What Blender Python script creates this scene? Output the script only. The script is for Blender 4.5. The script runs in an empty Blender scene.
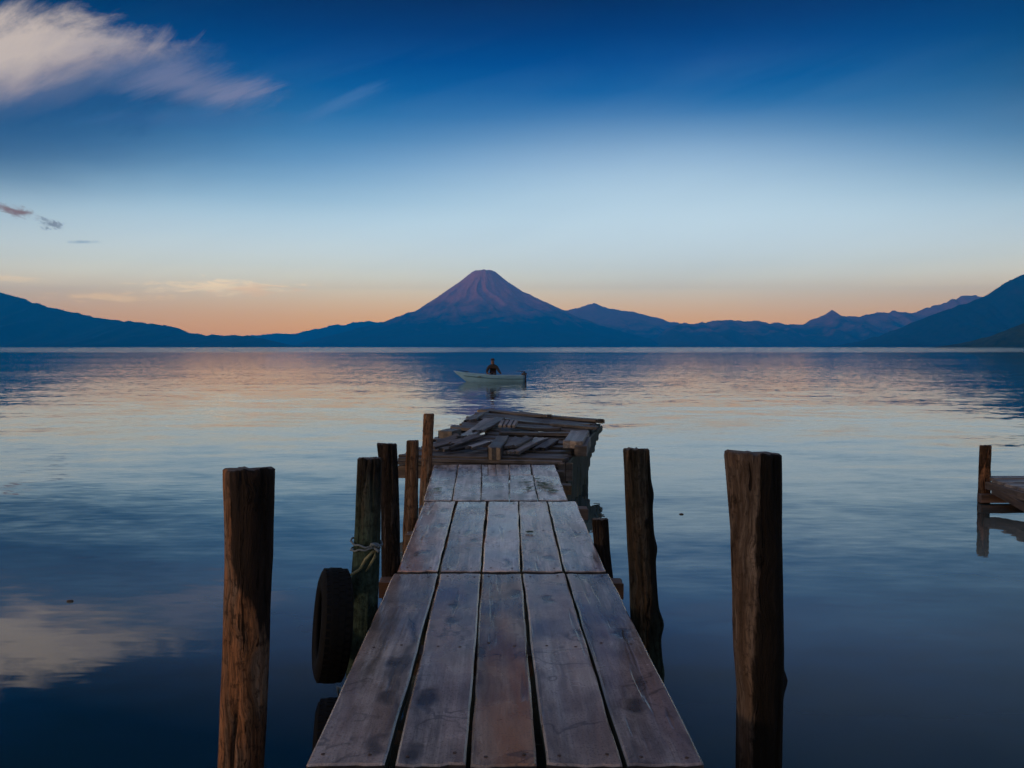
import bpy, bmesh, math, random
from mathutils import Vector, noise, Matrix
random.seed(7)
R = math.radians
C = bpy.context.scene.collection
sc = bpy.context.scene

# ------------------------------------------------------------------ camera
F, PITCH, HC, DECK = 800.0, 2.65, 2.0, 0.575
cp, sp = math.cos(R(PITCH)), math.sin(R(PITCH))
cam = bpy.data.cameras.new('camera'); cam.sensor_width = 36; cam.lens = F*36/1024
cam.clip_start = 0.05; cam.clip_end = 90000
co = bpy.data.objects.new('camera', cam); C.objects.link(co)
co.location = (0, 0, HC); co.rotation_euler = (R(90-PITCH), 0, 0)
sc.camera = co

def ray(px, py):
    x, y = (px-512)/F, (384-py)/F
    return Vector((x, cp + y*sp, -sp + y*cp))
def on_z(px, py, z):                 # where the sight line meets a level plane
    d = ray(px, py); t = (z-HC)/d.z
    return Vector((d.x*t, d.y*t, z))
def on_y(px, py, Y):                 # ... or an upright plane Y metres away
    d = ray(px, py); t = Y/d.y
    return Vector((d.x*t, Y, HC + d.z*t))

# ------------------------------------------------------------------ helpers
def link(name, bm, mat, parent=None, smooth=True, origin=None):
    me = bpy.data.meshes.new(name)
    bmesh.ops.recalc_face_normals(bm, faces=bm.faces)
    if origin is not None:
        bmesh.ops.translate(bm, verts=bm.verts, vec=-Vector(origin))
    bm.to_mesh(me); bm.free()
    for p in me.polygons: p.use_smooth = smooth
    for m in (mat if isinstance(mat, (list, tuple)) else [mat]): me.materials.append(m)
    o = bpy.data.objects.new(name, me); C.objects.link(o)
    if origin is not None: o.location = origin
    if parent is not None: 
        o.parent = parent
        if origin is not None: o.location = Vector(origin) - parent.location
    return o
def tag(o, label=None, cat=None, group=None, kind=None):
    if label: o['label'] = label
    if cat: o['category'] = cat
    if group: o['group'] = group
    if kind: o['kind'] = kind
    return o
def empty(name, loc, label, cat, group=None):
    o = bpy.data.objects.new(name, None); C.objects.link(o); o.location = loc
    return tag(o, label, cat, group)
def fbm(x, y, z, oct=4):
    return noise.fractal(Vector((x, y, z)), 1.0, 2.0, oct)

class NT:
    def __init__(s, tree): s.t = tree
    def n(s, typ, **kw):
        nd = s.t.nodes.new(typ)
        for k, v in kw.items():
            if k == 'i':
                for a, b in v.items():
                    if isinstance(b, bpy.types.NodeSocket): s.t.links.new(b, nd.inputs[a])
                    else: nd.inputs[a].default_value = b
            else: setattr(nd, k, v)
        return nd
    def math(s, op, a, b=None, c=None, clamp=False):
        nd = s.n('ShaderNodeMath', operation=op, use_clamp=clamp)
        for k, v in enumerate((a, b, c)):
            if v is None: continue
            if isinstance(v, bpy.types.NodeSocket): s.t.links.new(v, nd.inputs[k])
            else: nd.inputs[k].default_value = v
        return nd.outputs[0]
    def ramp(s, fac, stops, interp='LINEAR'):
        nd = s.n('ShaderNodeValToRGB'); cr = nd.color_ramp; cr.interpolation = interp
        while len(cr.elements) > 1: cr.elements.remove(cr.elements[-1])
        for k, (p, c) in enumerate(stops):
            e = cr.elements[0] if k == 0 else cr.elements.new(p)
            e.position = p; e.color = (c, c, c, 1) if not isinstance(c, (tuple, list)) else (*c[:3], 1)
        s.t.links.new(fac, nd.inputs[0]); return nd.outputs[0]
    def mix(s, fac, a, b, blend='MIX'):
        nd = s.n('ShaderNodeMix', data_type='RGBA', blend_type=blend)
        for k, v in ((0, fac), (6, a), (7, b)):
            if isinstance(v, bpy.types.NodeSocket): s.t.links.new(v, nd.inputs[k])
            elif k == 0: nd.inputs[0].default_value = v
            else: nd.inputs[k].default_value = (*v[:3], 1)
        return nd.outputs[2]
    def noise(s, vec, scale, detail=4, rough=.55, dist=0.0, out=0, dims='3D'):
        nd = s.n('ShaderNodeTexNoise', noise_dimensions=dims)
        s.t.links.new(vec, nd.inputs['Vector'])
        nd.inputs['Scale'].default_value = scale; nd.inputs['Detail'].default_value = detail
        nd.inputs['Roughness'].default_value = rough; nd.inputs['Distortion'].default_value = dist
        return nd.outputs[out]
    def mapping(s, vec, scale=(1,1,1), loc=(0,0,0), rot=(0,0,0)):
        nd = s.n('ShaderNodeMapping'); s.t.links.new(vec, nd.inputs[0])
        nd.inputs[1].default_value = loc; nd.inputs[2].default_value = rot; nd.inputs[3].default_value = scale
        return nd.outputs[0]
def material(name):
    m = bpy.data.materials.new(name); m.use_nodes = True
    t = NT(m.node_tree); b = m.node_tree.nodes['Principled BSDF']
    return m, t, b
def lk(t, a, b): t.t.links.new(a, b)
def rnd_offset(t, vec, amount=37.0):
    oi = t.n('ShaderNodeObjectInfo')
    v = t.n('ShaderNodeVectorMath', operation='ADD')
    k = t.math('MULTIPLY', oi.outputs['Random'], amount)
    cx = t.n('ShaderNodeCombineXYZ', i={0: k, 1: k, 2: t.math('MULTIPLY', k, 1.7)})
    lk(t, vec, v.inputs[0]); lk(t, cx.outputs[0], v.inputs[1])
    return v.outputs[0], oi.outputs['Random']

# ------------------------------------------------------------------ materials
def wood_plank(name, dark, mid, light, rough=(.32, .62), tint=(.9, 1.1), axis=1, stain=.8, red=None):
    """weathered sawn board, grain along local `axis`"""
    m, t, b = material(name)
    tc = t.n('ShaderNodeTexCoord')
    v, rn = rnd_offset(t, tc.outputs['Object'])
    s = [9, 9, 9]; s[axis] = .55
    g = t.mapping(v, s)
    # growth rings that swirl round knots
    warp = t.noise(t.mapping(v, [1.0 if k != axis else .5 for k in range(3)]), 4.2, 3, .5, 0, out=1)
    add = t.n('ShaderNodeVectorMath', operation='MULTIPLY_ADD')
    lk(t, warp, add.inputs[0]); add.inputs[1].default_value = (1.5, 1.5, 1.5); lk(t, g, add.inputs[2])
    ring = t.noise(add.outputs[0], 1.6, 5, .6)
    fine = t.noise(t.mapping(v, [70 if k != axis else 2.2 for k in range(3)]), 1.0, 4, .65)
    blot = t.noise(v, 2.3, 5, .6)
    c = t.ramp(ring, [(.34, dark), (.49, mid), (.64, light)])
    c = t.mix(t.ramp(fine, [(.35, .55), (.6, 0)]), c, dark)
    if red:
        c = t.mix(t.ramp(t.noise(t.mapping(v, [3.5 if k != axis else .6 for k in range(3)]), 1.0, 3), [(.45, 0.), (.62, .75)]), c, red)
    # knots
    vo = t.n('ShaderNodeTexVoronoi', feature='F1', voronoi_dimensions='2D')
    wv = t.n('ShaderNodeVectorMath', operation='MULTIPLY_ADD')
    lk(t, t.noise(v, 9, 3, .5, 0, 1), wv.inputs[0]); wv.inputs[1].default_value = (.35, .35, .35)
    lk(t, t.mapping(v, [3.2 if k != axis else 1.7 for k in range(3)]), wv.inputs[2])
    lk(t, wv.outputs[0], vo.inputs['Vector']); vo.inputs['Scale'].default_value = 1.0
    kn = t.ramp(vo.outputs['Distance'], [(.05, 1.), (.10, .6), (.16, 0.)])
    ksel = t.ramp(t.n('ShaderNodeSeparateColor', i={0: vo.outputs['Color']}).outputs[0], [(.45, 0.), (.5, 1.)])
    kn = t.math('MULTIPLY', kn, ksel)
    c = t.mix(t.math('MULTIPLY', kn, .8), c, tuple(x*.35 for x in dark))
    # cracks / dirt streaks and water stains with shapes of their own
    cr = t.noise(t.mapping(v, [16 if k != axis else 1.0 for k in range(3)]), 1.0, 2, .4)
    crm = t.ramp(cr, [(.30, 1.), (.335, 0.)])
    c = t.mix(t.math('MULTIPLY', crm, .4), c, tuple(x*.3 for x in dark))
    c = t.mix(t.math('MULTIPLY', t.ramp(blot, [(.42, 0.), (.62, 1.)]), stain*.55), c, tuple(x*.55 for x in dark))
    # curved dark figure lines crossing the board, broken up
    fg = t.noise(t.mapping(v, [3.4 if k != axis else 3.0 for k in range(3)], (5, 2, 7)), 1.0, 3, .55, .4)
    fl = t.ramp(t.math('ABSOLUTE', t.math('SUBTRACT', fg, .5)), [(.004, 1.), (.02, 0.)])
    fsel = t.ramp(t.noise(t.mapping(v, (2.6, 2.6, 2.6), (1, 9, 4)), 1.0, 3, .6), [(.5, 0.), (.58, 1.)])
    c = t.mix(t.math('MULTIPLY', t.math('MULTIPLY', fl, fsel), .55), c, tuple(x*.3 for x in dark))
    grit = t.noise(v, 120, 3, .7)
    c = t.mix(t.ramp(grit, [(.36, .55), (.46, 0.)]), c, tuple(x*.6 for x in dark))
    hs = t.n('ShaderNodeHueSaturation', i={'Color': c, 'Hue': t.math('MULTIPLY_ADD', rn, .035, .482), 'Saturation': t.math('MULTIPLY_ADD', t.math('FRACT', t.math('MULTIPLY', rn, 7.7)), 1.0, .5)})
    vr = t.math('FRACT', t.math('MULTIPLY', rn, 17.3))
    lk(t, t.math('MULTIPLY_ADD', vr, tint[1]-tint[0], tint[0]), hs.inputs['Value'])
    lk(t, hs.outputs[0], b.inputs['Base Color'])
    rr = t.n('ShaderNodeMapRange', i={0: blot, 1: .3, 2: .7, 3: rough[1], 4: rough[0]})
    lk(t, rr.outputs[0], b.inputs['Roughness'])
    b.inputs['Specular IOR Level'].default_value = .5
    hgt = t.math('ADD', t.math('MULTIPLY', fine, .6), t.math('MULTIPLY', ring, .8))
    hgt = t.math('SUBTRACT', hgt, t.math('MULTIPLY', crm, .9))
    hgt = t.math('SUBTRACT', hgt, t.math('MULTIPLY', kn, .4))
    bp = t.n('ShaderNodeBump', i={'Strength': .42, 'Distance': .006, 'Height': hgt})
    lk(t, bp.outputs[0], b.inputs['Normal'])
    return m

def wood_post(name, dark, mid, light, orange, patch=.5, algae=0.0, algae_h=.9, side=0.0, side_z=None, shade_col=(.010, .008, .007), orange_amt=.85, side_off=0.):
    """round log, bark partly gone: bare streaked wood, dark bark patches, knots, splits, algae low down, painted shade on one side"""
    m, t, b = material(name)
    tc = t.n('ShaderNodeTexCoord'); obj = tc.outputs['Object']
    v, rn = rnd_offset(t, obj, 23)
    # grain that wanders round hidden knots
    wv = t.n('ShaderNodeVectorMath', operation='MULTIPLY_ADD')
    lk(t, t.noise(t.mapping(v, (6, 6, 3.)), 1.0, 3, .5, 0, 1), wv.inputs[0]); wv.inputs[1].default_value = (.10, .10, .05); lk(t, v, wv.inputs[2])
    vw = wv.outputs[0]
    streak = t.noise(t.mapping(vw, (26, 26, 1.5)), 1.0, 6, .66)
    broad = t.noise(t.mapping(vw, (9, 9, 1.3)), 1.0, 4, .55, .3)
    fine = t.noise(t.mapping(vw, (110, 110, 9)), 1.0, 4, .65)
    mott = t.noise(v, 26, 5, .7)
    c = t.ramp(streak, [(.36, dark), (.5, mid), (.64, light)])
    og = t.mix(t.ramp(streak, [(.38, 0.), (.58, 1.)]), tuple(x*.45 for x in orange), orange)
    c = t.mix(t.math('MULTIPLY', t.ramp(broad, [(.47, 0.), (.57, 1.)]), orange_amt), c, og)
    c = t.mix(t.ramp(fine, [(.38, .75), (.5, 0.)]), c, dark)
    c = t.mix(t.ramp(mott, [(.36, .7), (.47, 0.)]), c, tuple(x*.6 for x in dark))
    bark = t.noise(t.mapping(vw, (7, 7, 1.5), (3.1, 1.7, .4)), 1.0, 6, .62, .4)
    barkc = t.mix(t.ramp(mott, [(.4, 0.), (.6, 1.)]), tuple(x*.35 for x in dark), tuple(x*1.1 for x in dark))
    bm_ = t.ramp(bark, [(.62-.2*patch, 0.), (.65-.2*patch, 1.)])
    c = t.mix(t.math('MULTIPLY', bm_, .9), c, barkc)
    if side:  # shade painted down the right of the post, its edge broken by noise
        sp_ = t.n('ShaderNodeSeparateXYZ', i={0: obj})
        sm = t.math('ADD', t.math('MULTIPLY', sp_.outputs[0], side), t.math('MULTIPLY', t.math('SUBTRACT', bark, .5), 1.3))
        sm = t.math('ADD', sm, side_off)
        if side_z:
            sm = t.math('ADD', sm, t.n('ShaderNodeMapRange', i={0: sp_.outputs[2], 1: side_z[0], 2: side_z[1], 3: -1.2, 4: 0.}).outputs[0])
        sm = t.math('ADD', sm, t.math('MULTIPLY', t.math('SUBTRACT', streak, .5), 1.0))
        c = t.mix(t.math('MULTIPLY', t.ramp(sm, [(.0, 0.), (.14, 1.)]), .95), c, t.mix(streak, tuple(x*.4 for x in shade_col), tuple(x*1.8 for x in shade_col)))
    ck = t.noise(t.mapping(vw, (34, 34, 1.6), (9, 2, 5)), 1.0, 3, .5)
    ckm = t.ramp(ck, [(.31, 1.), (.35, 0.)])
    c = t.mix(t.math('MULTIPLY', ckm, .9), c, tuple(x*.2 for x in dark))
    if algae > 0:
        z = t.n('ShaderNodeSeparateXYZ', i={0: obj}).outputs[2]
        zz = t.math('ADD', z, t.math('MULTIPLY_ADD', broad, .9, -.45))
        am = t.n('ShaderNodeMapRange', i={0: zz, 1: algae_h, 2: algae_h-.4, 3: 0., 4: algae})
        c = t.mix(am.outputs[0], c, t.mix(t.ramp(mott, [(.35, 0.), (.65, 1.)]), (.006, .016, .012), (.04, .075, .06)))
    lk(t, c, b.inputs['Base Color'])
    lk(t, t.ramp(broad, [(.3, .85), (.7, .6)]), b.inputs['Roughness'])
    b.inputs['Specular IOR Level'].default_value = .07
    hgt = t.math('ADD', t.math('MULTIPLY', streak, 1.1), t.math('MULTIPLY', fine, .35))
    hgt = t.math('SUBTRACT', hgt, t.math('MULTIPLY', ckm, .9))
    hgt = t.math('ADD', hgt, t.math('MULTIPLY', bm_, .5))
    bp = t.n('ShaderNodeBump', i={'Strength': 1.0, 'Distance': .02, 'Height': hgt})
    lk(t, bp.outputs[0], b.inputs['Normal'])
    return m

def plain(name, col, rough=.6, var=.35, scale=6, bump=.2, spec=.5):
    m, t, b = material(name)
    tc = t.n('ShaderNodeTexCoord'); v, rn = rnd_offset(t, tc.outputs['Object'])
    n = t.noise(v, scale, 5, .6)
    c = t.ramp(n, [(.25, tuple(x*(1-var) for x in col)), (.75, tuple(min(1, x*(1+var)) for x in col))])
    lk(t, c, b.inputs['Base Color']); b.inputs['Roughness'].default_value = rough
    b.inputs['Specular IOR Level'].default_value = spec
    bp = t.n('ShaderNodeBump', i={'Strength': bump, 'Distance': .01, 'Height': n}); lk(t, bp.outputs[0], b.inputs['Normal'])
    return m

M = {}
HAZE_D, HAZE_Y, HAZE_Z = 8.8e-5, 17600., 1300.
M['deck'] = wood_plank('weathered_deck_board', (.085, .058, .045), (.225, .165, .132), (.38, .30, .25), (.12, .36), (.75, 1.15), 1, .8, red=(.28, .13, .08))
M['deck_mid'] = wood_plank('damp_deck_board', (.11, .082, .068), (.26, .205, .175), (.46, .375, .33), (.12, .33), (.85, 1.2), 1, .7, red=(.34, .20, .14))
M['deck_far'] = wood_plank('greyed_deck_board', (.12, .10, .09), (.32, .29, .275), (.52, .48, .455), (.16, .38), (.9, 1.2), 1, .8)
M['old'] = wood_plank('rotten_grey_board', (.02, .018, .017), (.05, .045, .042), (.11, .10, .097), (.4, .7), (.7, 1.25), 0, .8)
M['loose'] = wood_plank('loose_grey_board', (.03, .027, .026), (.062, .056, .053), (.14, .13, .126), (.38, .65), (.6, 1.4), 1, .8)
M['bleach'] = wood_plank('bleached_board', (.07, .064, .062), (.16, .15, .146), (.27, .26, .25), (.35, .6), (.9, 1.1), 1, .5)
M['beam'] = wood_plank('dark_beam', (.025, .018, .013), (.065, .045, .03), (.12, .08, .05), (.5, .8), (.7, 1.2), 0, .6)
M['beam_brown'] = wood_plank('brown_beam', (.03, .019, .011), (.08, .047, .026), (.14, .085, .05), (.5, .8), (.8, 1.2), 0, .6)
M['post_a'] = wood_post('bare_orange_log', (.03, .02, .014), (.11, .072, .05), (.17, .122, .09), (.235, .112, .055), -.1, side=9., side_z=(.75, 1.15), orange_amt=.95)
M['post_b'] = wood_post('dark_bark_log', (.010, .008, .007), (.02, .017, .015), (.045, .038, .034), (.035, .023, .015), .6)
M['post_bl'] = wood_post('half_shaded_log', (.026, .02, .016), (.055, .044, .037), (.115, .098, .084), (.08, .052, .034), -.1, side=14., shade_col=(.004, .0035, .003), orange_amt=.6, side_off=.8)  # right part darkened in the colour as the post's shaded side
M['post_c'] = wood_post('algae_log', (.010, .010, .009), (.03, .028, .024), (.065, .06, .05), (.05, .035, .022), .5, .85, 1.3)
M['post_d'] = wood_post('brown_split_log', (.022, .014, .009), (.07, .044, .027), (.155, .105, .07), (.14, .07, .036), .35)
M['post_e'] = wood_post('knotty_grey_log', (.014, .013, .010), (.034, .031, .024), (.085, .074, .058), (.085, .05, .024), .35, .6, .6, side=9., shade_col=(.005, .005, .004), side_off=.15)
M['post_g'] = wood_post('grey_thin_log', (.03, .026, .021), (.12, .103, .085), (.22, .19, .16), (.18, .09, .045), 0.)
M['end'] = plain('end_grain', (.04, .034, .03), .8, .5, 14, .5)
M['nail'] = plain('rusty_nail', (.03, .014, .008), .7, .4, 60, .2)
M['algae_wood'] = plain('algae_wood', (.022, .035, .024), .7, .6, 9, .6)
M['rubber'] = plain('tyre_rubber', (.004, .0045, .005), .75, .3, 20, .15, .06)
M['rope_blue'] = plain('faded_rope', (.07, .10, .12), .8, .4, 40, .4)
M['rope_yellow'] = plain('yellow_rope', (.14, .14, .07), .8, .4, 40, .4)
M['leaf'] = plain('moss_leaf', (.035, .06, .02), .7, .5, 30, .2)
M['hull'] = plain('teal_boat_paint', (.14, .30, .44), .4, .15, 3, .05)
M['hull_in'] = plain('boat_inside', (.12, .16, .16), .7, .3, 3, .1)
M['stripe'] = plain('boat_dark_stripe', (.02, .09, .13), .4, .2, 3, .05)
M['motor'] = plain('outboard_cowl', (.012, .015, .022), .35, .2, 5, .05)
M['cloth'] = plain('navy_jacket', (.010, .010, .013), .9, .3, 10, .3)
M['vest'] = plain('rust_vest', (.02, .009, .008), .9, .3, 10, .3)
M['skin'] = plain('skin', (.12, .065, .045), .6, .1, 10, .1)
M['hair'] = plain('black_hat', (.01, .01, .011), .8, .2, 20, .3)
M['speck'] = plain('driftwood', (.03, .022, .016), .8, .3, 20, .3)

# ------------------------------------------------------------------ hills
def forest(name, a, b_, dry_glow=None, z0=500, z1=900):
    m, t, b = material(name)
    tc = t.n('ShaderNodeTexCoord'); ob = tc.outputs['Object']
    n1 = t.noise(ob, .0035, 6, .62); n2 = t.noise(ob, .02, 4, .6)
    c = t.ramp(n2, [(.3, a), (.7, b_)])
    if dry_glow:  # dry brown heights, reddened to carry the low sun's glow
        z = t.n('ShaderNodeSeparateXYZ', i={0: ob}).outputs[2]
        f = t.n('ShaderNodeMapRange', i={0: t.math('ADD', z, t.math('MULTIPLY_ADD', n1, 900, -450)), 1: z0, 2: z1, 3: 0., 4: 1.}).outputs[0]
        c = t.mix(f, c, t.mix(n2, tuple(x*.6 for x in dry_glow), tuple(x*1.4 for x in dry_glow)))
    lk(t, c, b.inputs['Base Color']); b.inputs['Roughness'].default_value = .95
    b.inputs['Specular IOR Level'].default_value = .05
    return m
M['forest'] = forest('wooded_slope', (.004, .010, .008), (.012, .020, .014))
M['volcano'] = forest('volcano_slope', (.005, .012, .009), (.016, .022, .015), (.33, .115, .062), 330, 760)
M['ridge'] = forest('dry_glow_ridge', (.012, .018, .012), (.04, .036, .026), (.24, .10, .055), 200, 480)
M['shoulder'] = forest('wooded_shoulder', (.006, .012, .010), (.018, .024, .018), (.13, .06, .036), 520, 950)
M['dark_forest'] = forest('near_wood', (.008, .016, .008), (.03, .045, .02))

def interp(tab, x):
    if x <= tab[0][0]: return tab[0][1]
    for (a, b), (c, d) in zip(tab, tab[1:]):
        if x <= c:
            k = (x-a)/(c-a); return b + (d-b)*k
    return tab[-1][1]
def ridge(name, prof, D, wf, wb, mat, seed, step=2.0, jag=.55, gully=.22, rows=26):
    bm = bmesh.new(); cols = []
    x = prof[0][0]
    while x <= prof[-1][0]+.01:
        p = on_y(x, interp(prof, x), D)
        jit = jag*D/F*(2.4*fbm(x*.11, seed, 0, 5)+1.0*fbm(x*.5, seed, 7, 3))*min(1, max(0, (p.z)/(D*.012)))
        col = []
        for j in range(rows+1):
            v = -1 + 2*j/rows
            w = wf if v < 0 else wb
            f = (1-abs(v))
            sh = f**1.15
            gl = (noise.ridged_multi_fractal(Vector((p.x/(D*.028)+seed, v*1.6*(w/wf), seed*1.3)), 1.0, 2.1, 4, .9, 1.8)-1.0)
            h = (max(p.z, 0)+jit)*sh + gully*max(p.z, 20)*gl*(abs(v)*(1-abs(v))*2.2) - 1.0*abs(v)
            yy = D + v*w*(1+.25*fbm(p.x/(D*.06), seed+4, 0, 3))
            col.append(bm.verts.new((p.x, yy, max(h, -.6) if abs(v) < 1 else -.6)))
        cols.append(col); x += step
    for a, b in zip(cols, cols[1:]):
        for j in range(rows): bm.faces.new((a[j], a[j+1], b[j+1], b[j]))
    return tag(link(name, bm, mat), kind='structure')

def cone(name, cx, D, left, right, mat, seed, gully, na=360, nr=70, rim=0):
    """a volcano: height above the lake as a function of radius, both flanks from their outlines (in metres)"""
    bm = bmesh.new(); rmax = max(left[-1][0], right[-1][0]); rings = []
    for i in range(nr+1):
        rr = rmax*(i/nr)**1.15; ring = []
        for k in range(na):
            a = 2*math.pi*k/na
            wgt = .5+.5*math.cos(a)
            h = interp(left, rr)*(1-wgt) + interp(right, rr)*wgt
            rel = rr/rmax
            g = noise.ridged_multi_fractal(Vector((math.cos(a+.5*fbm(rel*3, a, seed, 2))*3.4+seed, math.sin(a+.5*fbm(rel*3, a, seed, 2))*3.4, rel*4.5)), 1.0, 2.2, 6, .9, 1.7)-1.0
            msk = min(1, max(0, (rel-.08)/.2))*max(0, 1-rel)**.7
            side = abs(math.cos(a))**6      # keep the outline close to the drawn flank
            h += gully*g*msk*(1-.75*side) + 10*fbm(rr*.02, a*14, seed, 3)*min(1, rel*8)
            if rel < .06: h += rim*fbm(math.cos(a)*2, math.sin(a)*2+seed, 0, 3)
            ring.append(bm.verts.new((cx+rr*math.cos(a), D+rr*math.sin(a), max(h, -.6))))
        rings.append(ring)
        if i == 0: pass
    for a, b in zip(rings, rings[1:]):
        for k in range(na): 
            bm.faces.new((a[k], a[(k+1) % na], b[(k+1) % na], b[k]))
    bmesh.ops.remove_doubles(bm, verts=bm.verts, dist=.01)
    return tag(link(name, bm, mat), kind='structure')

DV = 12500.; u = DV/F
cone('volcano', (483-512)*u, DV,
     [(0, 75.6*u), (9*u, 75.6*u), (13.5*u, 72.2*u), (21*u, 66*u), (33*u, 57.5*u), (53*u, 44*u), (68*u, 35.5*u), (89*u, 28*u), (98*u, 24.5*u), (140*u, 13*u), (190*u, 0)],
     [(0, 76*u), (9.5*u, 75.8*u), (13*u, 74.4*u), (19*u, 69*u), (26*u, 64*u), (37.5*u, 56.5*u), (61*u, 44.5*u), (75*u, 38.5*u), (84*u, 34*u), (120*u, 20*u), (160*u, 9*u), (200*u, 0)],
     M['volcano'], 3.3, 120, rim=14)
# the long shoulder at the left, climbing on beyond the edge of the view (it keeps the low sun off the far shore)
ridge('hills', [(-700, 347), (-600, 290), (-500, 255), (-360, 240), (-230, 249), (-100, 268), (0, 292), (20, 298), (45, 306), (75, 313), (105, 319), (135, 322), (165, 325), (176, 328), (190, 333), (205, 335), (245, 335.5), (262, 338), (285, 347)], 8200, 1500, 1500, M['forest'], 8.1, step=2.5, gully=.25)
ridge('hills', [(205, 347), (225, 341), (250, 335.5), (275, 333.5), (290, 334), (305, 331.5), (318, 328.5), (330, 326), (338, 324), (345, 325), (355, 322), (368, 321.5), (380, 322), (395, 323), (420, 330), (450, 340), (470, 347)], 15500, 1500, 1500, M['forest'], 2.0)
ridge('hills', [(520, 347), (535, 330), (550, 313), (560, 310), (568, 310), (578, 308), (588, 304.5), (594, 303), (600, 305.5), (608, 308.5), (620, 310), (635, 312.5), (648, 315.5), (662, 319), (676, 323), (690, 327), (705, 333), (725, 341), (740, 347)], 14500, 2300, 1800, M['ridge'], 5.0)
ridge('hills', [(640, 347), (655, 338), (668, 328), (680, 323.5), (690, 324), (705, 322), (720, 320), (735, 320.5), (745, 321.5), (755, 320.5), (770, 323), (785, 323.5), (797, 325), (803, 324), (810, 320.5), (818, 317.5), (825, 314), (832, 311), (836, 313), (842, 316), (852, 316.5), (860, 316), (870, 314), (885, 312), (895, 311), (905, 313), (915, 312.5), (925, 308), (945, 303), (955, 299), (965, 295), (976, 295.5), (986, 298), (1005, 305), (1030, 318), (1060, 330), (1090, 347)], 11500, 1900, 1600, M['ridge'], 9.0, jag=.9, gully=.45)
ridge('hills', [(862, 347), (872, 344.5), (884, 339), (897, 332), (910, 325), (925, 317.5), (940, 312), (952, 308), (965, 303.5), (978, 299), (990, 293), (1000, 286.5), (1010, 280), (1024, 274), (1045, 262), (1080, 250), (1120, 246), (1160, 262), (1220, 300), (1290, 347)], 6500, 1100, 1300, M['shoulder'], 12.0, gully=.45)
ridge('hills', [(992, 347.5), (996, 345.5), (1000, 340), (1006, 335), (1014, 329.5), (1024, 323), (1040, 318), (1070, 308), (1110, 312), (1160, 347)], 2600, 330, 420, M['dark_forest'], 15.0, step=1.0, jag=1.4)

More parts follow.
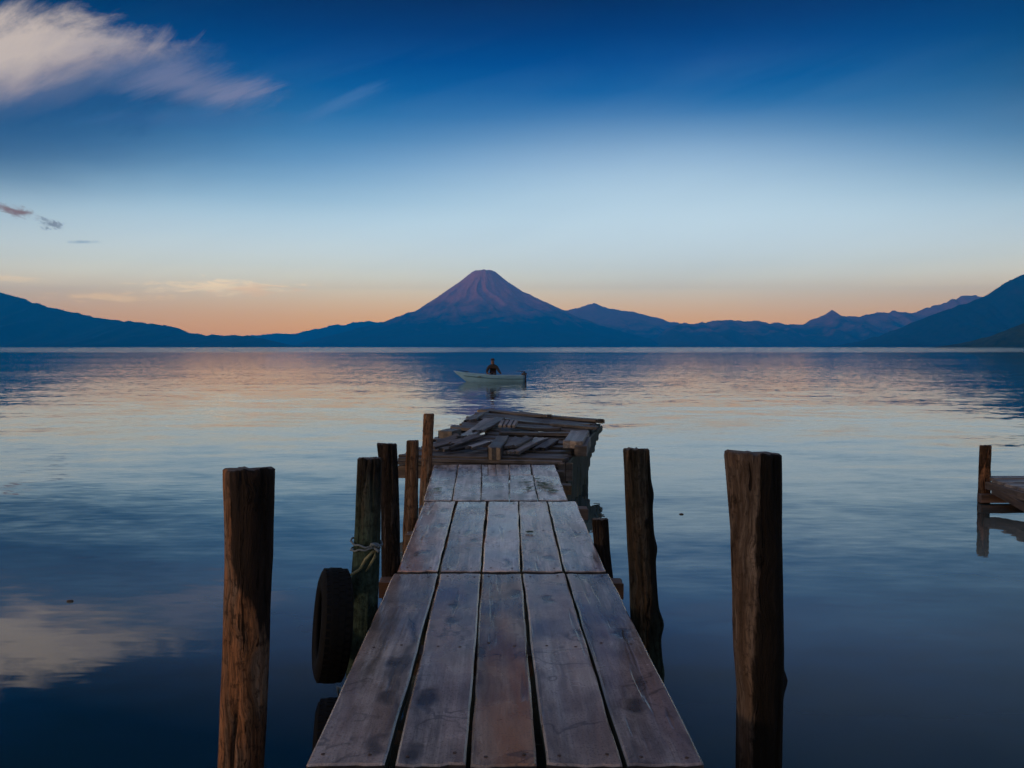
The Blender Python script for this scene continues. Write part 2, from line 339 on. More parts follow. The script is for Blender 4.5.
# ------------------------------------------------------------------ water
def build_water():
    m, t, b = material('lake_water')
    ge = t.n('ShaderNodeNewGeometry'); pos = ge.outputs['Position']
    sep = t.n('ShaderNodeSeparateXYZ', i={0: pos})
    # body colour dark close in, paler a few metres out, more so to the right
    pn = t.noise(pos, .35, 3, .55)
    pale_body = t.math('ADD', t.math('MULTIPLY_ADD', sep.outputs[0], .10, -.05), t.math('MULTIPLY_ADD', pn, .5, -.25))
    pale_body = t.math('ADD', pale_body, t.n('ShaderNodeMapRange', i={0: sep.outputs[1], 1: 3.4, 2: 6.2, 3: 0., 4: 1.}).outputs[0], clamp=True)
    pale_body = t.math('MULTIPLY', pale_body, t.n('ShaderNodeMapRange', i={0: sep.outputs[1], 1: 6.6, 2: 9.6, 3: 1., 4: .1}).outputs[0])
    lk(t, t.mix(pale_body, (.004, .014, .016), (.15, .185, .165)), b.inputs['Base Color'])
    b.inputs['IOR'].default_value = 1.85
    b.inputs['Roughness'].default_value = .02
    def slope(scale_xy, sc_, amp, detail=2, loc=(0, 0, 0)):
        nz = t.noise(t.mapping(pos, (*scale_xy, 1), loc), sc_, detail, .5, .25, out=1)
        s1 = t.n('ShaderNodeVectorMath', operation='SUBTRACT'); lk(t, nz, s1.inputs[0]); s1.inputs[1].default_value = (.5, .5, .5)
        s2 = t.n('ShaderNodeVectorMath', operation='SCALE'); lk(t, s1.outputs[0], s2.inputs[0])
        if isinstance(amp, bpy.types.NodeSocket): lk(t, amp, s2.inputs['Scale'])
        else: s2.inputs['Scale'].default_value = amp
        return s2.outputs[0]
    # wind patches and calm streaks
    wind = t.noise(t.mapping(pos, (.35, 1, 1)), .045, 3, .5)
    y = sep.outputs[1]
    near = t.ramp(t.n('ShaderNodeMapRange', i={0: y, 1: 0., 2: 100., 3: 0., 4: 1.}).outputs[0], [(.03, .22), (.09, .34), (.13, .42), (.3, .27), (.6, .15), (1., .10)])
    fine_n = t.n('ShaderNodeMapRange', i={0: y, 1: 3., 2: 50., 3: .5, 4: 2.0}).outputs[0]
    far = t.n('ShaderNodeMapRange', i={0: y, 1: 270., 2: 430., 3: 0., 4: 1.}).outputs[0]
    wp = t.ramp(wind, [(.32, .6), (.66, 1.2)])
    w = t.math('MULTIPLY', wp, near)
    a_big = t.math('MULTIPLY', w, .10); a_mid = t.math('MULTIPLY', w, .20)
    a_fin = t.math('ADD', t.math('MULTIPLY', t.math('MULTIPLY', wp, fine_n), .055), t.math('MULTIPLY', far, .55))
    vs = [slope((.45, 1), .33, a_big, 1, (11, 5.3, 0)), slope((.38, 1), 1.6, a_mid, 2, (7, 3, 0)), slope((.3, 1), 11., a_fin, 1, (2, 9, 0))]
    acc = ge.outputs['Normal']
    for v in vs:
        ad = t.n('ShaderNodeVectorMath', operation='ADD')
        fl = t.n('ShaderNodeVectorMath', operation='MULTIPLY'); lk(t, v, fl.inputs[0]); fl.inputs[1].default_value = (.7, 1, 0)
        lk(t, acc, ad.inputs[0]); lk(t, fl.outputs[0], ad.inputs[1]); acc = ad.outputs[0]
    nn = t.n('ShaderNodeVectorMath', operation='NORMALIZE'); lk(t, acc, nn.inputs[0])
    lk(t, nn.outputs[0], b.inputs['Normal'])
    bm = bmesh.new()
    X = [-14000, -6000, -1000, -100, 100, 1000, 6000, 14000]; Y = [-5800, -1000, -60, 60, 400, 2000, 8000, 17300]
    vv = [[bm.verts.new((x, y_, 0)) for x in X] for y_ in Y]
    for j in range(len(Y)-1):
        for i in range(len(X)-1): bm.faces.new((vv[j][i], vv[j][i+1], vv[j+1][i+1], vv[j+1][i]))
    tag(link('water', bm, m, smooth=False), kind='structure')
build_water()

# ------------------------------------------------------------------ boards
def board_bm(pts, th, nl=22, nw=5, wob=.004, sag=0.0, bev=.006, cup=.003, chip=.006, seed=0, nails=()):
    """a sawn board from the four top corners (near-left, near-right, far-right, far-left) in local space"""
    bm = bmesh.new(); nl_, fl_ = pts[0], pts[3]; nr_, fr_ = pts[1], pts[2]
    up = (nr_-nl_).cross(fl_-nl_).normalized()
    if up.z < 0: up = -up
    wid = (nr_-nl_).length
    us = [0, min(.2, bev/wid*1.3)] + [k/nw for k in range(1, nw)] + [1-min(.2, bev/wid*1.3), 1]
    ln = (fl_-nl_).length
    vs = [0, min(.1, bev/ln*1.3)] + [k/nl for k in range(1, nl)] + [1-min(.1, bev/ln*1.3), 1]
    grid = []
    for j, v in enumerate(vs):
        row = []
        for i, uu in enumerate(us):
            p = (nl_.lerp(nr_, uu)).lerp(fl_.lerp(fr_, uu), v)
            d = 0
            if i in (0, len(us)-1) or j in (0, len(vs)-1): d = -bev
            side = (nr_-nl_).normalized()
            e = max(0, abs(uu-.5)*2-.5)*2
            p = p + side*wob*fbm(v*ln*2.6, (uu > .5)*5+seed, .3, 4)*e
            ee = max(0, abs(v-.5)*2-.9)*10
            p = p + (fl_-nl_).normalized()*chip*(fbm(uu*wid*14, (v > .5)*5+seed, .9, 4)+.5*fbm(uu*wid*70, (v > .5)*5+seed, 2.9, 2))*ee
            p = p + up*(d + cup*(uu-.5)**2*4 + .003*fbm(v*ln*1.1, uu*2, seed, 3) - sag*(1-(2*v-1)**2))
            row.append(bm.verts.new(p))
        grid.append(row)
    J, I = len(vs), len(us)
    low = {}
    for j in range(J):
        for i in range(I):
            if j in (0, J-1) or i in (0, I-1): low[(j, i)] = bm.verts.new(grid[j][i].co - up*th)
    for j in range(J-1):
        for i in range(I-1): bm.faces.new((grid[j][i], grid[j][i+1], grid[j+1][i+1], grid[j+1][i]))
    loop = [(0, i) for i in range(I)] + [(j, I-1) for j in range(1, J)] + [(J-1, i) for i in range(I-2, -1, -1)] + [(j, 0) for j in range(J-2, 0, -1)]
    for a, b in zip(loop, loop[1:]+loop[:1]):
        f = bm.faces.new((grid[a[0]][a[1]], low[a], low[b], grid[b[0]][b[1]]))
        if nails: f.material_index = 2 if a[0] == b[0] else 3
    bm.faces.new([low[a] for a in loop])
    for (nu, nv) in nails:
        p = (nl_.lerp(nr_, nu)).lerp(fl_.lerp(fr_, nu), nv)
        cx_, cy_ = min(range(I), key=lambda i: abs(us[i]-nu)), min(range(J), key=lambda j: abs(vs[j]-nv))
        p = p + up*((grid[cy_][cx_].co-p).dot(up)+.0015)
        sd, fd_ = (nr_-nl_).normalized(), (fl_-nl_).normalized()
        ring = [bm.verts.new(p+sd*.0075*math.cos(k*.7854)+fd_*.0075*math.sin(k*.7854)) for k in range(8)]
        top = bm.verts.new(p+up*.002)
        for k in range(8):
            f = bm.faces.new((ring[k], ring[(k+1) % 8], top)); f.material_index = 1
    return bm
_seed = [0]
def board(name, pts, th, mat, parent=None, axis=1, **kw):
    """origin at the board's centre, local Y (or X) along its length so that the grain follows it"""
    _seed[0] += 1
    c = sum(pts, Vector())/4
    d = ((pts[3]+pts[2])-(pts[0]+pts[1])).normalized()
    s = (pts[1]-pts[0]).normalized(); n = s.cross(d).normalized(); s = d.cross(n)
    if n.z < 0: n, s = -n, -s
    m3 = Matrix((s, d, n)).transposed() if axis == 1 else Matrix((d, -s, n)).transposed()
    inv = m3.inverted()
    loc = [inv @ (p-c) for p in pts]
    bm = board_bm(loc, th, seed=_seed[0]*3.1, **kw)
    o = link(name, bm, mat, None, smooth=False)
    o.matrix_world = Matrix.Translation(c) @ m3.to_4x4()
    if parent is not None:
        o.parent = parent; o.location = c - parent.location
    return o
def beam(name, a, b, w, h, mat, parent=None, **kw):
    """squared timber from a to b (centres of its top face)"""
    a, b = Vector(a), Vector(b); d = (b-a).normalized(); s = d.cross(Vector((0, 0, 1))).normalized()*w/2
    return board(name, [a-s, a+s, b+s, b-s], h, mat, parent, axis=0, **kw)

# ------------------------------------------------------------------ the pier
pier = empty('wooden_pier', (0, 2.7, 0), 'narrow wet plank pier running straight out from the viewer over the lake', 'pier')
def row(y0, y1, xs0, xs1, mat, z=DECK, only=None, jit=.004):
    for k in range(len(xs0)):
        a, b = xs0[k]; c, d = xs1[k]
        dz = random.uniform(-jit, jit)
        board('plank', [on_z(a, y0, z+dz), on_z(b, y0, z+dz), on_z(d, y1, z+dz), on_z(c, y1, z+dz)], .042, [mat, M['nail'], M['end'], M['algae_wood']], pier, wob=.006, chip=.014, nw=8, nails=[(random.uniform(.14, .24), random.uniform(.02, .035)), (random.uniform(.76, .86), random.uniform(.02, .035)), (random.uniform(.14, .24), random.uniform(.965, .98)), (random.uniform(.76, .86), random.uniform(.965, .98)), (random.uniform(.2, .3), random.uniform(.46, .5)), (random.uniform(.7, .8), random.uniform(.46, .5))] if y0-y1 > 15 else [])
# nearest full length, then the second
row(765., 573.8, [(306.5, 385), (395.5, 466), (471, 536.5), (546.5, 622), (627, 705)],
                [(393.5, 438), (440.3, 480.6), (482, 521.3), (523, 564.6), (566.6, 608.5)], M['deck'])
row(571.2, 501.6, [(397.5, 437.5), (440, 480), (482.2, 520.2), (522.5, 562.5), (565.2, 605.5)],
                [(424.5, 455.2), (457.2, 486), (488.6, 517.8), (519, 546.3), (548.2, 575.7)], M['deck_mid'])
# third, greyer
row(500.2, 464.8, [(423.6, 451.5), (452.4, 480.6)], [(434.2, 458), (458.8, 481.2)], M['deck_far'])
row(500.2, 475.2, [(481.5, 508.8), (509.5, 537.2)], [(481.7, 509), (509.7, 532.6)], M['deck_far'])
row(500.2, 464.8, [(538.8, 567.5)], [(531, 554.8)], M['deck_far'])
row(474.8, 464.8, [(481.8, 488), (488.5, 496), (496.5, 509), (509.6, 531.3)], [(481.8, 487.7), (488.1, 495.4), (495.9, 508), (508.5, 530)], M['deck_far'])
# the length the viewer stands on
for k, (xl, xr) in enumerate([(-.705, -.44), (-.405, -.163), (-.145, .077), (.109, .365), (.382, .646)]):
    board('plank', [Vector((xl, -.1, DECK)), Vector((xr, -.1, DECK)), Vector((xr+.004, 2.635, DECK)), Vector((xl+.004, 2.635, DECK))], .042, M['deck'], pier)
zt = DECK-.052
for (y, xl, xr, mt) in [(2.62, -.80, .70, 'beam_brown'), (3.85, -.70, .66, 'beam'), (5.03, -.84, .70, 'beam_brown'), (6.3, -.84, .62, 'beam_brown'), (7.35, -.86, .70, 'beam_brown'), (8.6, -.92, .64, 'beam'), (9.55, -.95, .62, 'beam'), (1.2, -.72, .68, 'beam')]:
    beam('cross_beam', (xl, y, zt), (xr, y, zt-.01), .12, .10, M[mt], pier)
for x0, x1 in ((-.52, -.66), (-.02, -.12), (.50, .44)):
    beam('stringer', (x0, .1, zt-.115), (x1, 9.6, zt-.115), .10, .12, M['algae_wood'], pier)
# supports below the deck
def log_bm(path, seg=22, rough=.05, seed=0, cut=.03, knots=(), rings_per_m=26):
    """a log along path [(x,y,z,r)...] from bottom to top, knobbly, with a slanting sawn top"""
    bm = bmesh.new(); P = [Vector(p[:3]) for p in path]; rad = [p[3] for p in path]
    L = [0]
    for a, b in zip(P, P[1:]): L.append(L[-1]+(b-a).length)
    n = max(6, int(L[-1]*rings_per_m)); rings = []
    def at(s):
        for k in range(len(P)-1):
            if s <= L[k+1]+1e-9:
                f = (s-L[k])/(L[k+1]-L[k]); f2 = f
                return P[k].lerp(P[k+1], f2), rad[k]+(rad[k+1]-rad[k])*f2
        return P[-1], rad[-1]
    top = P[-1]; rg = random.Random(int(seed*1000)+5)
    splits = [(rg.uniform(0, 6.28), rg.uniform(.25, 1.1)*L[-1], rg.uniform(.15, .5), rg.uniform(.008, .02)) for _ in range(7)] if seg > 20 else []
    splits += [(rg.uniform(3.6, 5.8), L[-1], rg.uniform(.2, .5), .02), (rg.uniform(3.6, 5.8), L[-1], rg.uniform(.15, .35), .016)] if seg > 20 else []
    for j in range(n+1):
        s = L[-1]*j/n; c, r = at(s); ring = []
        for k in range(seg):
            a = 2*math.pi*k/seg
            d = Vector((math.cos(a), math.sin(a), 0))
            rr = r*(1+rough*fbm(d.x*1.3+seed, d.y*1.3, s*1.8, 4) + .35*rough*fbm(d.x*5+seed, d.y*5, s*.9, 3))
            for (ca, cs, cl, cd) in splits:
                da = math.atan2(math.sin(a-ca-.12*fbm(s*3, ca, seed, 3)), math.cos(a-ca-.12*fbm(s*3, ca, seed, 3)))
                rr -= cd*math.exp(-(da*r/.006)**2)*max(0, 1-abs(s-cs)/cl)**.5
            for (ka, ks, kh, kw) in knots:
                da = math.atan2(math.sin(a-ka), math.cos(a-ka))
                rr += kh*math.exp(-((da*r/kw)**2 + ((s-ks)/kw)**2))
            p = c + d*rr
            if j == n: p.z += cut*(d.x*math.cos(seed)*.4-d.y)*r*4 + .012*fbm(d.x*3, d.y*3, seed, 4)*min(1, r*12)
            ring.append(bm.verts.new(p))
        rings.append(ring)
    for a, b in zip(rings, rings[1:]):
        for k in range(seg): bm.faces.new((a[k], a[(k+1) % seg], b[(k+1) % seg], b[k]))
    # worn rim and end grain
    ins = [bm.verts.new(v.co.lerp(sum((q.co for q in rings[-1]), Vector())/seg, .10) + Vector((0, 0, .008))) for v in rings[-1]]
    mid = bm.verts.new(sum((q.co for q in ins), Vector())/seg + Vector((0, 0, .003)))
    for k in range(seg):
        bm.faces.new((rings[-1][k], rings[-1][(k+1) % seg], ins[(k+1) % seg], ins[k]))
        f = bm.faces.new((ins[k], ins[(k+1) % seg], mid)); f.material_index = 1
    bm.faces.new(rings[0])
    return bm
for (x, y) in [(-.6, 5.15), (.5, 5.15), (-.62, 7.45), (.5, 7.45), (.46, 2.75), (-.58, 2.75), (-.6, 9.45), (.45, 9.45)]:
    bm = log_bm([(x, y, -.8, .065), (x, y, zt-.10, .06)], seg=12, seed=x*3+y)
    link('support_post', bm, [M['algae_wood'], M['end']], pier, origin=(x, y, 0))

# mooring posts: pixel rows (x, y, width) read down each post, at its own distance
def post(name, Y, rows_, mat, label, cat='post', seed=0, knots=(), cut=.02, rough=.05, group=None):
    path = []
    for (px, py, w) in rows_:
        p = on_y(px, py, Y); path.append((p.x, p.y, p.z, w*Y/F/2))
    path.sort(key=lambda q: q[2])
    a, b = path[0], path[1]
    k = (-.85-a[2])/(b[2]-a[2]) if abs(b[2]-a[2]) > .05 else 0
    k = (-.85 - a[2])
    path.insert(0, (a[0]+(a[0]-b[0])*min(1.2, -k/(b[2]-a[2]+.001))*.6, a[1], -.85, a[3]*1.04))
    bm = log_bm(path, seed=seed, knots=knots, cut=cut, rough=rough, seg=(84 if Y < 6 else 32), rings_per_m=(46 if Y < 6 else 26))
    o = link(name, bm, [mat, M['end']], origin=(path[1][0], Y, 0))
    return tag(o, label, cat, group or 'posts standing along the pier')
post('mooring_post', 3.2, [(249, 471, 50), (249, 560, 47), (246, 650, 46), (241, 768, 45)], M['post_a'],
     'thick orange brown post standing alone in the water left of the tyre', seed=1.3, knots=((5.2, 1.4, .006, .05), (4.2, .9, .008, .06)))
post('mooring_post', 4.42, [(369.8, 459.5, 24), (367.5, 530, 26), (364, 600, 29), (361, 660, 31)], M['post_c'],
     'dark algae green post with rope tied round it beside the hanging tyre', seed=2.9, cut=.012)
post('mooring_post', 5.28, [(387, 445, 20.5), (389.5, 480, 18.5), (391, 576, 19)], M['post_b'],
     'slim black post standing just behind the post with the rope', seed=4.1)
post('mooring_post', 6.75, [(412.5, 441.5, 12.5), (411.5, 480, 13), (409.5, 530, 14)], M['post_d'],
     'short split brown post between the slim black post and the tallest far post', seed=5.6, rough=.1)
post('mooring_post', 9.0, [(428.8, 414.5, 11), (427.5, 450, 11), (425, 500, 11.5)], M['post_g'],
     'tall thin brown post at the left front of the broken pier head', seed=6.2)
post('mooring_post', 5.75, [(600, 520, 16.5), (602, 550, 16), (605, 580, 17)], M['post_b'],
     'low dark stump beside the right edge of the pier', seed=7.7, knots=((.3, 1.0, .02, .04),))
post('mooring_post', 4.35, [(636, 450.5, 27), (638, 490, 27), (642, 560, 27), (644, 610, 29), (648, 668, 30)], M['post_e'],
     'crooked knotty grey post at the right edge of the pier', seed=8.8, rough=.085,
     knots=((.2, 2.05, .012, .05), (.1, 1.75, .014, .05), (-.3, 1.33, .025, .06), (.4, 1.05, .012, .05)))
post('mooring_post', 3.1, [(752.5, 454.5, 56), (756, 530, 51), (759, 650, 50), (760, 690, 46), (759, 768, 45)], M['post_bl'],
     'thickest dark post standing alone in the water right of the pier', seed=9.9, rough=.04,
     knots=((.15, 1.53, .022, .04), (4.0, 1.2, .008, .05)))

# ------------------------------------------------------------------ tube helper, rope, tyres
def tube_bm(pts, r, seg=8, bm=None, closed=False):
    bm = bm or bmesh.new(); rings = []; n = len(pts)
    for k, p in enumerate(pts):
        a = pts[k-1] if (k or closed) else pts[0]; b = pts[(k+1) % n] if (k < n-1 or closed) else pts[-1]
        d = (b-a).normalized(); s = d.cross(Vector((.13, .21, 1))).normalized(); u_ = s.cross(d)
        rk = r[k] if isinstance(r, (list, tuple)) else r
        rings.append([bm.verts.new(p + s*rk*math.cos(2*math.pi*q/seg) + u_*rk*math.sin(2*math.pi*q/seg)) for q in range(seg)])
    pr = list(zip(rings, rings[1:])) + ([(rings[-1], rings[0])] if closed else [])
    for a, b in pr:
        for q in range(seg): bm.faces.new((a[q], a[(q+1) % seg], b[(q+1) % seg], b[q]))
    if not closed: bm.faces.new(rings[0]); bm.faces.new(rings[-1])
    return bm
pc = on_y(366.5, 547, 4.42); pr_ = 27*4.42/F/2
def lasso(z, tilt, r, n=40):
    return [Vector((pc.x+(pr_+.011)*math.cos(2*math.pi*k/n), pc.y+(pr_+.011)*math.sin(2*math.pi*k/n), z+tilt*math.cos(2*math.pi*k/n+.4)+.004*math.sin(5*k))) for k in range(n)]
tyr_c = on_y(332, 624.5, 4.15)
rope = empty('rope', pc, 'faded blue and yellow rope knotted round the algae green post', 'rope')
bm = tube_bm(lasso(pc.z+.0, .012, .009), .0055, closed=True)
bm = tube_bm(lasso(pc.z+.028, -.014, .009), .0055, bm=bm, closed=True)
kx = Vector((pc.x+pr_*.8, pc.y-pr_*.75, pc.z+.014))
bm = tube_bm([kx+Vector((.022*math.cos(a*1.3), -.012+.012*math.sin(a*2.1), .02*math.sin(a))) for a in [q*.4 for q in range(26)]], .008, bm=bm)
link('coil', bm, M['rope_blue'], rope, origin=pc)
bm = tube_bm([kx, kx+Vector((.0, -.02, -.05)), kx+Vector((-.03, -.025, -.10)), kx+Vector((-.05, -.022, -.13))], [.009, .008, .007, .004])
tp = Vector((tyr_c.x+.02, tyr_c.y, tyr_c.z+.285))
bm = tube_bm([kx+Vector((0, 0, -.01)), kx+Vector((-.05, -.035, -.06)), Vector((pc.x-.02, pc.y-pr_-.02, pc.z-.10)), Vector((pc.x-.08, pc.y-.10, pc.z-.135)), tp+Vector((0, .03, -.02)), tp+Vector((.0, 0, -.10))], .008, bm=bm)
link('tail', bm, M['rope_yellow'], rope, origin=pc)

def tyre(c, R_, w, rz, tilt, label):
    root = empty('tyre', c, label, 'tyre', 'tyres hung along the left side of the pier')
    # cross-section (radius, offset along the axle)
    prof = [(.58, -.36), (.60, -.44), (.70, -.5), (.84, -.5), (.94, -.44), (.985, -.36), (1., -.18), (1.0, 0), (1., .18), (.985, .36), (.94, .44), (.84, .5), (.70, .5), (.60, .44), (.58, .36)]
    inner = [(.62, .30), (.74, .42), (.90, .36), (.95, 0), (.90, -.36), (.74, -.42), (.62, -.30)]
    def lathe(pp, closed, n=64):
        bm = bmesh.new(); rings = []
        for k in range(n):
            a = 2*math.pi*k/n
            rings.append([bm.verts.new((o_*w, R_*r_*math.cos(a), R_*r_*math.sin(a))) for r_, o_ in pp])
        for k in range(n):
            A, B = rings[k], rings[(k+1) % n]
            for q in range(len(pp) if closed else len(pp)-1): bm.faces.new((A[q], A[(q+1) % len(pp)], B[(q+1) % len(pp)], B[q]))
        return bm
    o = link('casing', lathe(prof+inner, True), M['rubber'], root)
    # tread blocks, one mesh: surface pattern of the tread
    bm = bmesh.new()
    for k in range(48):
        a = 2*math.pi*k/48
        for off in (-.30, -.10, .10, .30):
            aa = a + (.03 if off > 0 else -.03) + (.065 if abs(off) < .2 else 0)
            r0, r1 = R_*(.985 if abs(off) < .2 else .97), R_*(1.008 if abs(off) < .2 else .995)
            vs = []
            for rr in (r0, r1):
                for da in (-.045, .045):
                    for dx in (-.085, .085):
                        vs.append(bm.verts.new(((off+dx)*w, rr*math.cos(aa+da), rr*math.sin(aa+da))))
            for f in ((0, 1, 3, 2), (4, 6, 7, 5), (0, 4, 5, 1), (1, 5, 7, 3), (3, 7, 6, 2), (2, 6, 4, 0)): bm.faces.new([vs[i] for i in f])
    tr = link('tread', bm, M['rubber'], root, smooth=False)
    root.rotation_euler = (0, tilt, rz)
    return root
tyre(tyr_c, .290, .155, R(17.5), R(6), 'black tyre hanging from the rope on the algae green post')
t2 = on_y(331, 745, 3.25)
tyre(Vector((-.765, 3.30, .22)), .28, .15, R(11), R(3), 'black tyre half hidden below the left edge of the nearest planks')
# rope that holds the second tyre to the deck edge
a2 = Vector((-.765, 3.40, .50))
bm = tube_bm([a2+Vector((.02, 0, -.12)), a2+Vector((.01, 0, .03)), a2+Vector((.10, 0, .0)), Vector((-.60, 3.8, zt-.03))], .008)
tag(link('rope', bm, M['rope_blue'], origin=a2), 'short rope under the deck edge holding the lower tyre', 'rope')

# ------------------------------------------------------------------ broken pier head
Q = [Vector((-1.36, 9.86, .64)), Vector((.66, 9.86, .60)), Vector((1.47, 13.0, .80)), Vector((-.48, 14.2, .89))]
def q(s, t_, dz=0): 
    p = Q[0].lerp(Q[1], s).lerp(Q[3].lerp(Q[2], s), t_); p.z += dz; return p
head = empty('broken_pier_head', (0, 9.9, 0), 'wide ruined platform of dark rotten boards at the far end of the pier', 'platform')
def tboard(t0, t1, s0, s1, dz, mat, th=.04, z2=None):
    z2 = dz if z2 is None else z2
    # length runs across the platform
    board('deck_board', [q(s0, t1, dz), q(s0, t0, dz), q(s1, t0, z2), q(s1, t1, z2)], th, mat, head, axis=0, wob=.012, chip=.05, nl=20, nw=3)
tt = 0.0; k = 0
while tt < .965:
    wd = random.uniform(.028, .045)
    s0, s1 = random.uniform(-.03, .04), random.uniform(.95, 1.015)
    if k == 0: s0, s1 = -.02, 1.0
    miss = k in (6, 11, 16)
    if not miss:
        if k in (8, 13): s1 = .62
        if k in (10,): s0 = .3
        tboard(tt, min(1, tt+wd), s0, s1, random.uniform(-.012, .03), M['old'], z2=random.uniform(-.03, .03))
    tt += wd+random.uniform(.003, .009); k += 1
for s in (.03, .36, .68, .965):
    a, b = q(s, .0, -.05), q(s, .99, -.05)
    board('joist', [a+Vector((-.05, 0, 0)), a+Vector((.05, 0, 0)), b+Vector((.05, 0, 0)), b+Vector((-.05, 0, 0))], .13, M['algae_wood'], head)
# front beam: several stacked rails across the pier's end
for dz, mt, s0, s1 in ((-.045, 'old', -.04, .97), (.0, 'old', -.015, .985)):
    a, b = q(s0, -.012, dz), q(s1, -.012, dz-.005)
    beam('front_rail', a, b, .06, .035, M[mt], head)
beam('front_beam', q(-.02, -.004, -.10), q(1.02, -.004, -.10), .10, .15, M['beam_brown'], head)
# fascia boards hanging on the right edge and far edge
for (t0, t1, dz, h) in ((0.0, .52, -.03, .17), (.40, .72, -.015, .13)):
    a, b = q(1.01, t0, dz), q(1.012, t1, dz)
    board('fascia_board', [a, a+Vector((.035, 0, 0)), b+Vector((.035, 0, 0)), b], h, M['algae_wood'], head, wob=.003)
for kk in range(22):
    t0 = .01+kk*.043; a, b = q(1.0, t0, -.06), q(1.0, t0+.038, -.06)
    board('side_board', [a, a+Vector((.03, 0, 0)), b+Vector((.03, 0, 0)), b], max(.07, (.63 if t0 < .3 else .63-(t0-.3)*1.05)+random.uniform(-.08, .03)), M['algae_wood'], head, nl=3, nw=2)
for (x0, h) in ((.93, .30), (.985, .36), (1.03, .22)):
    a = q(x0, -.02, -.02)
    board('hanging_board', [a+Vector((-.04, -.02, 0)), a+Vector((.04, -.02, 0)), a+Vector((.045, .015, 0)), a+Vector((-.04, .015, 0))], h, M['old'], head, nl=3, nw=3)
for s, t_ in ((.02, .05), (.96, .06), (.98, .3), (.02, .5), (.95, .55), (.06, .95), (.9, .8), (.5, .5), (.45, .05)):
    p = q(s, t_, -.19)
    bm = log_bm([(p.x, p.y, -.85, .085), (p.x+.01, p.y, p.z, .075)], seg=14, seed=s*7+t_*3)
    link('support_post', bm, [M['algae_wood'], M['end']], head, origin=(p.x, p.y, 0))

# loose boards thrown on top of it: near end (x, y), far end (x, y), height above the deck there, width, thickness
def hz(px, py, lift):
    # intersect the sight line with the bilinear platform surface raised by lift
    z = .65+lift; s = .5
    for _ in range(20):
        p = on_z(px, py, z)
        t_ = min(1.1, max(-.1, (p.y-9.86)/(Q[3].y+(Q[2].y-Q[3].y)*s-9.86)))
        l, r_ = Q[0].lerp(Q[3], t_), Q[1].lerp(Q[2], t_)
        s = min(1.2, max(-.2, (p.x-l.x)/(r_.x-l.x)))
        z = l.z + (r_.z-l.z)*s + lift
    return on_z(px, py, z)
LO = [
 ((465, 435.5), (490, 418), .07, .10, .24, .035, 'bleach', 'wide pale board pointing out to the lake from the left of the rubble'),
 ((478, 430), (500, 417.5), .10, .12, .16, .03, 'loose', 'grey board lying against the wide pale board'),
 ((470, 419.5), (486, 411), .05, .06, .20, .03, 'loose', 'grey board at the far left corner of the pier head'),
 ((512, 451), (542, 437.5), .08, .09, .20, .035, 'bleach', 'bleached slanting board in the middle of the rubble'),
 ((500, 447.5), (521, 437.5), .09, .14, .15, .035, 'loose', 'dull grey board just left of the bleached slanting board'),
 ((509, 445), (530, 436), .14, .15, .13, .03, 'loose', 'thin board propped over its dull grey neighbour'),
 ((540, 448), (556, 438.5), .06, .07, .12, .035, 'loose', 'short board right of the bleached slanting board'),
 ((430, 446.5), (467, 438.5), .09, .13, .11, .03, 'loose', 'long thin board slanting from the tall thin post into the rubble'),
 ((446, 448.5), (487, 440), .10, .09, .10, .03, 'loose', 'long thin board lowest on the left side of the rubble'),
 ((436, 441), (459, 433.5), .08, .14, .12, .03, 'old', 'dark board at the left edge behind the tall thin post'),
 ((452, 443.5), (478, 434.5), .14, .17, .10, .03, 'loose', 'thin splintered board crossing over the left boards'),
 ((470, 446.5), (490, 440.5), .13, .12, .12, .03, 'bleach', 'narrow pale board beside the sawn timber'),
]
for (a, b, la, lb, w, th, mt, lab) in LO:
    pa, pb = hz(*a, la), hz(*b, lb); d = (pb-pa).normalized(); s = d.cross(Vector((0, 0, 1))).normalized()*w/2
    roll = Vector((0, 0, random.uniform(-.02, .02)))
    o = board('loose_plank', [pa-s-roll, pa+s+roll, pb+s+roll, pb-s-roll], th, M[mt], None, wob=.02, chip=random.uniform(.05, .22), nl=18, nw=9, sag=random.uniform(-.02, .03))
    tag(o, lab, 'plank', 'loose boards lying on the broken pier head')
# heavier timbers
def timber(a, b, la, lb, w, h, mt, lab):
    pa, pb = hz(*a, la), hz(*b, lb); d = (pb-pa).normalized(); s = d.cross(Vector((0, 0, 1))).normalized()*w/2
    o = board('loose_timber', [pa-s, pa+s, pb+s, pb-s], h, M[mt], None, wob=.012, chip=.03, nl=12, nw=3)
    tag(o, lab, 'timber', 'heavy timbers lying on the broken pier head')
timber((494, 447.5), (503, 435.5), .16, .17, .16, .15, 'loose', 'thick squared timber with its sawn end facing the viewer')
timber((573, 441), (580, 430.5), .17, .17, .25, .09, 'bleach', 'broad pale timber at the right edge of the rubble')
timber((580, 446), (585, 437), .12, .12, .15, .13, 'old', 'dark timber stub tucked under the broad pale timber')
timber((445.5, 431), (455, 428.5), .15, .13, .2, .10, 'old', 'dark timber block on the left edge of the pier head')
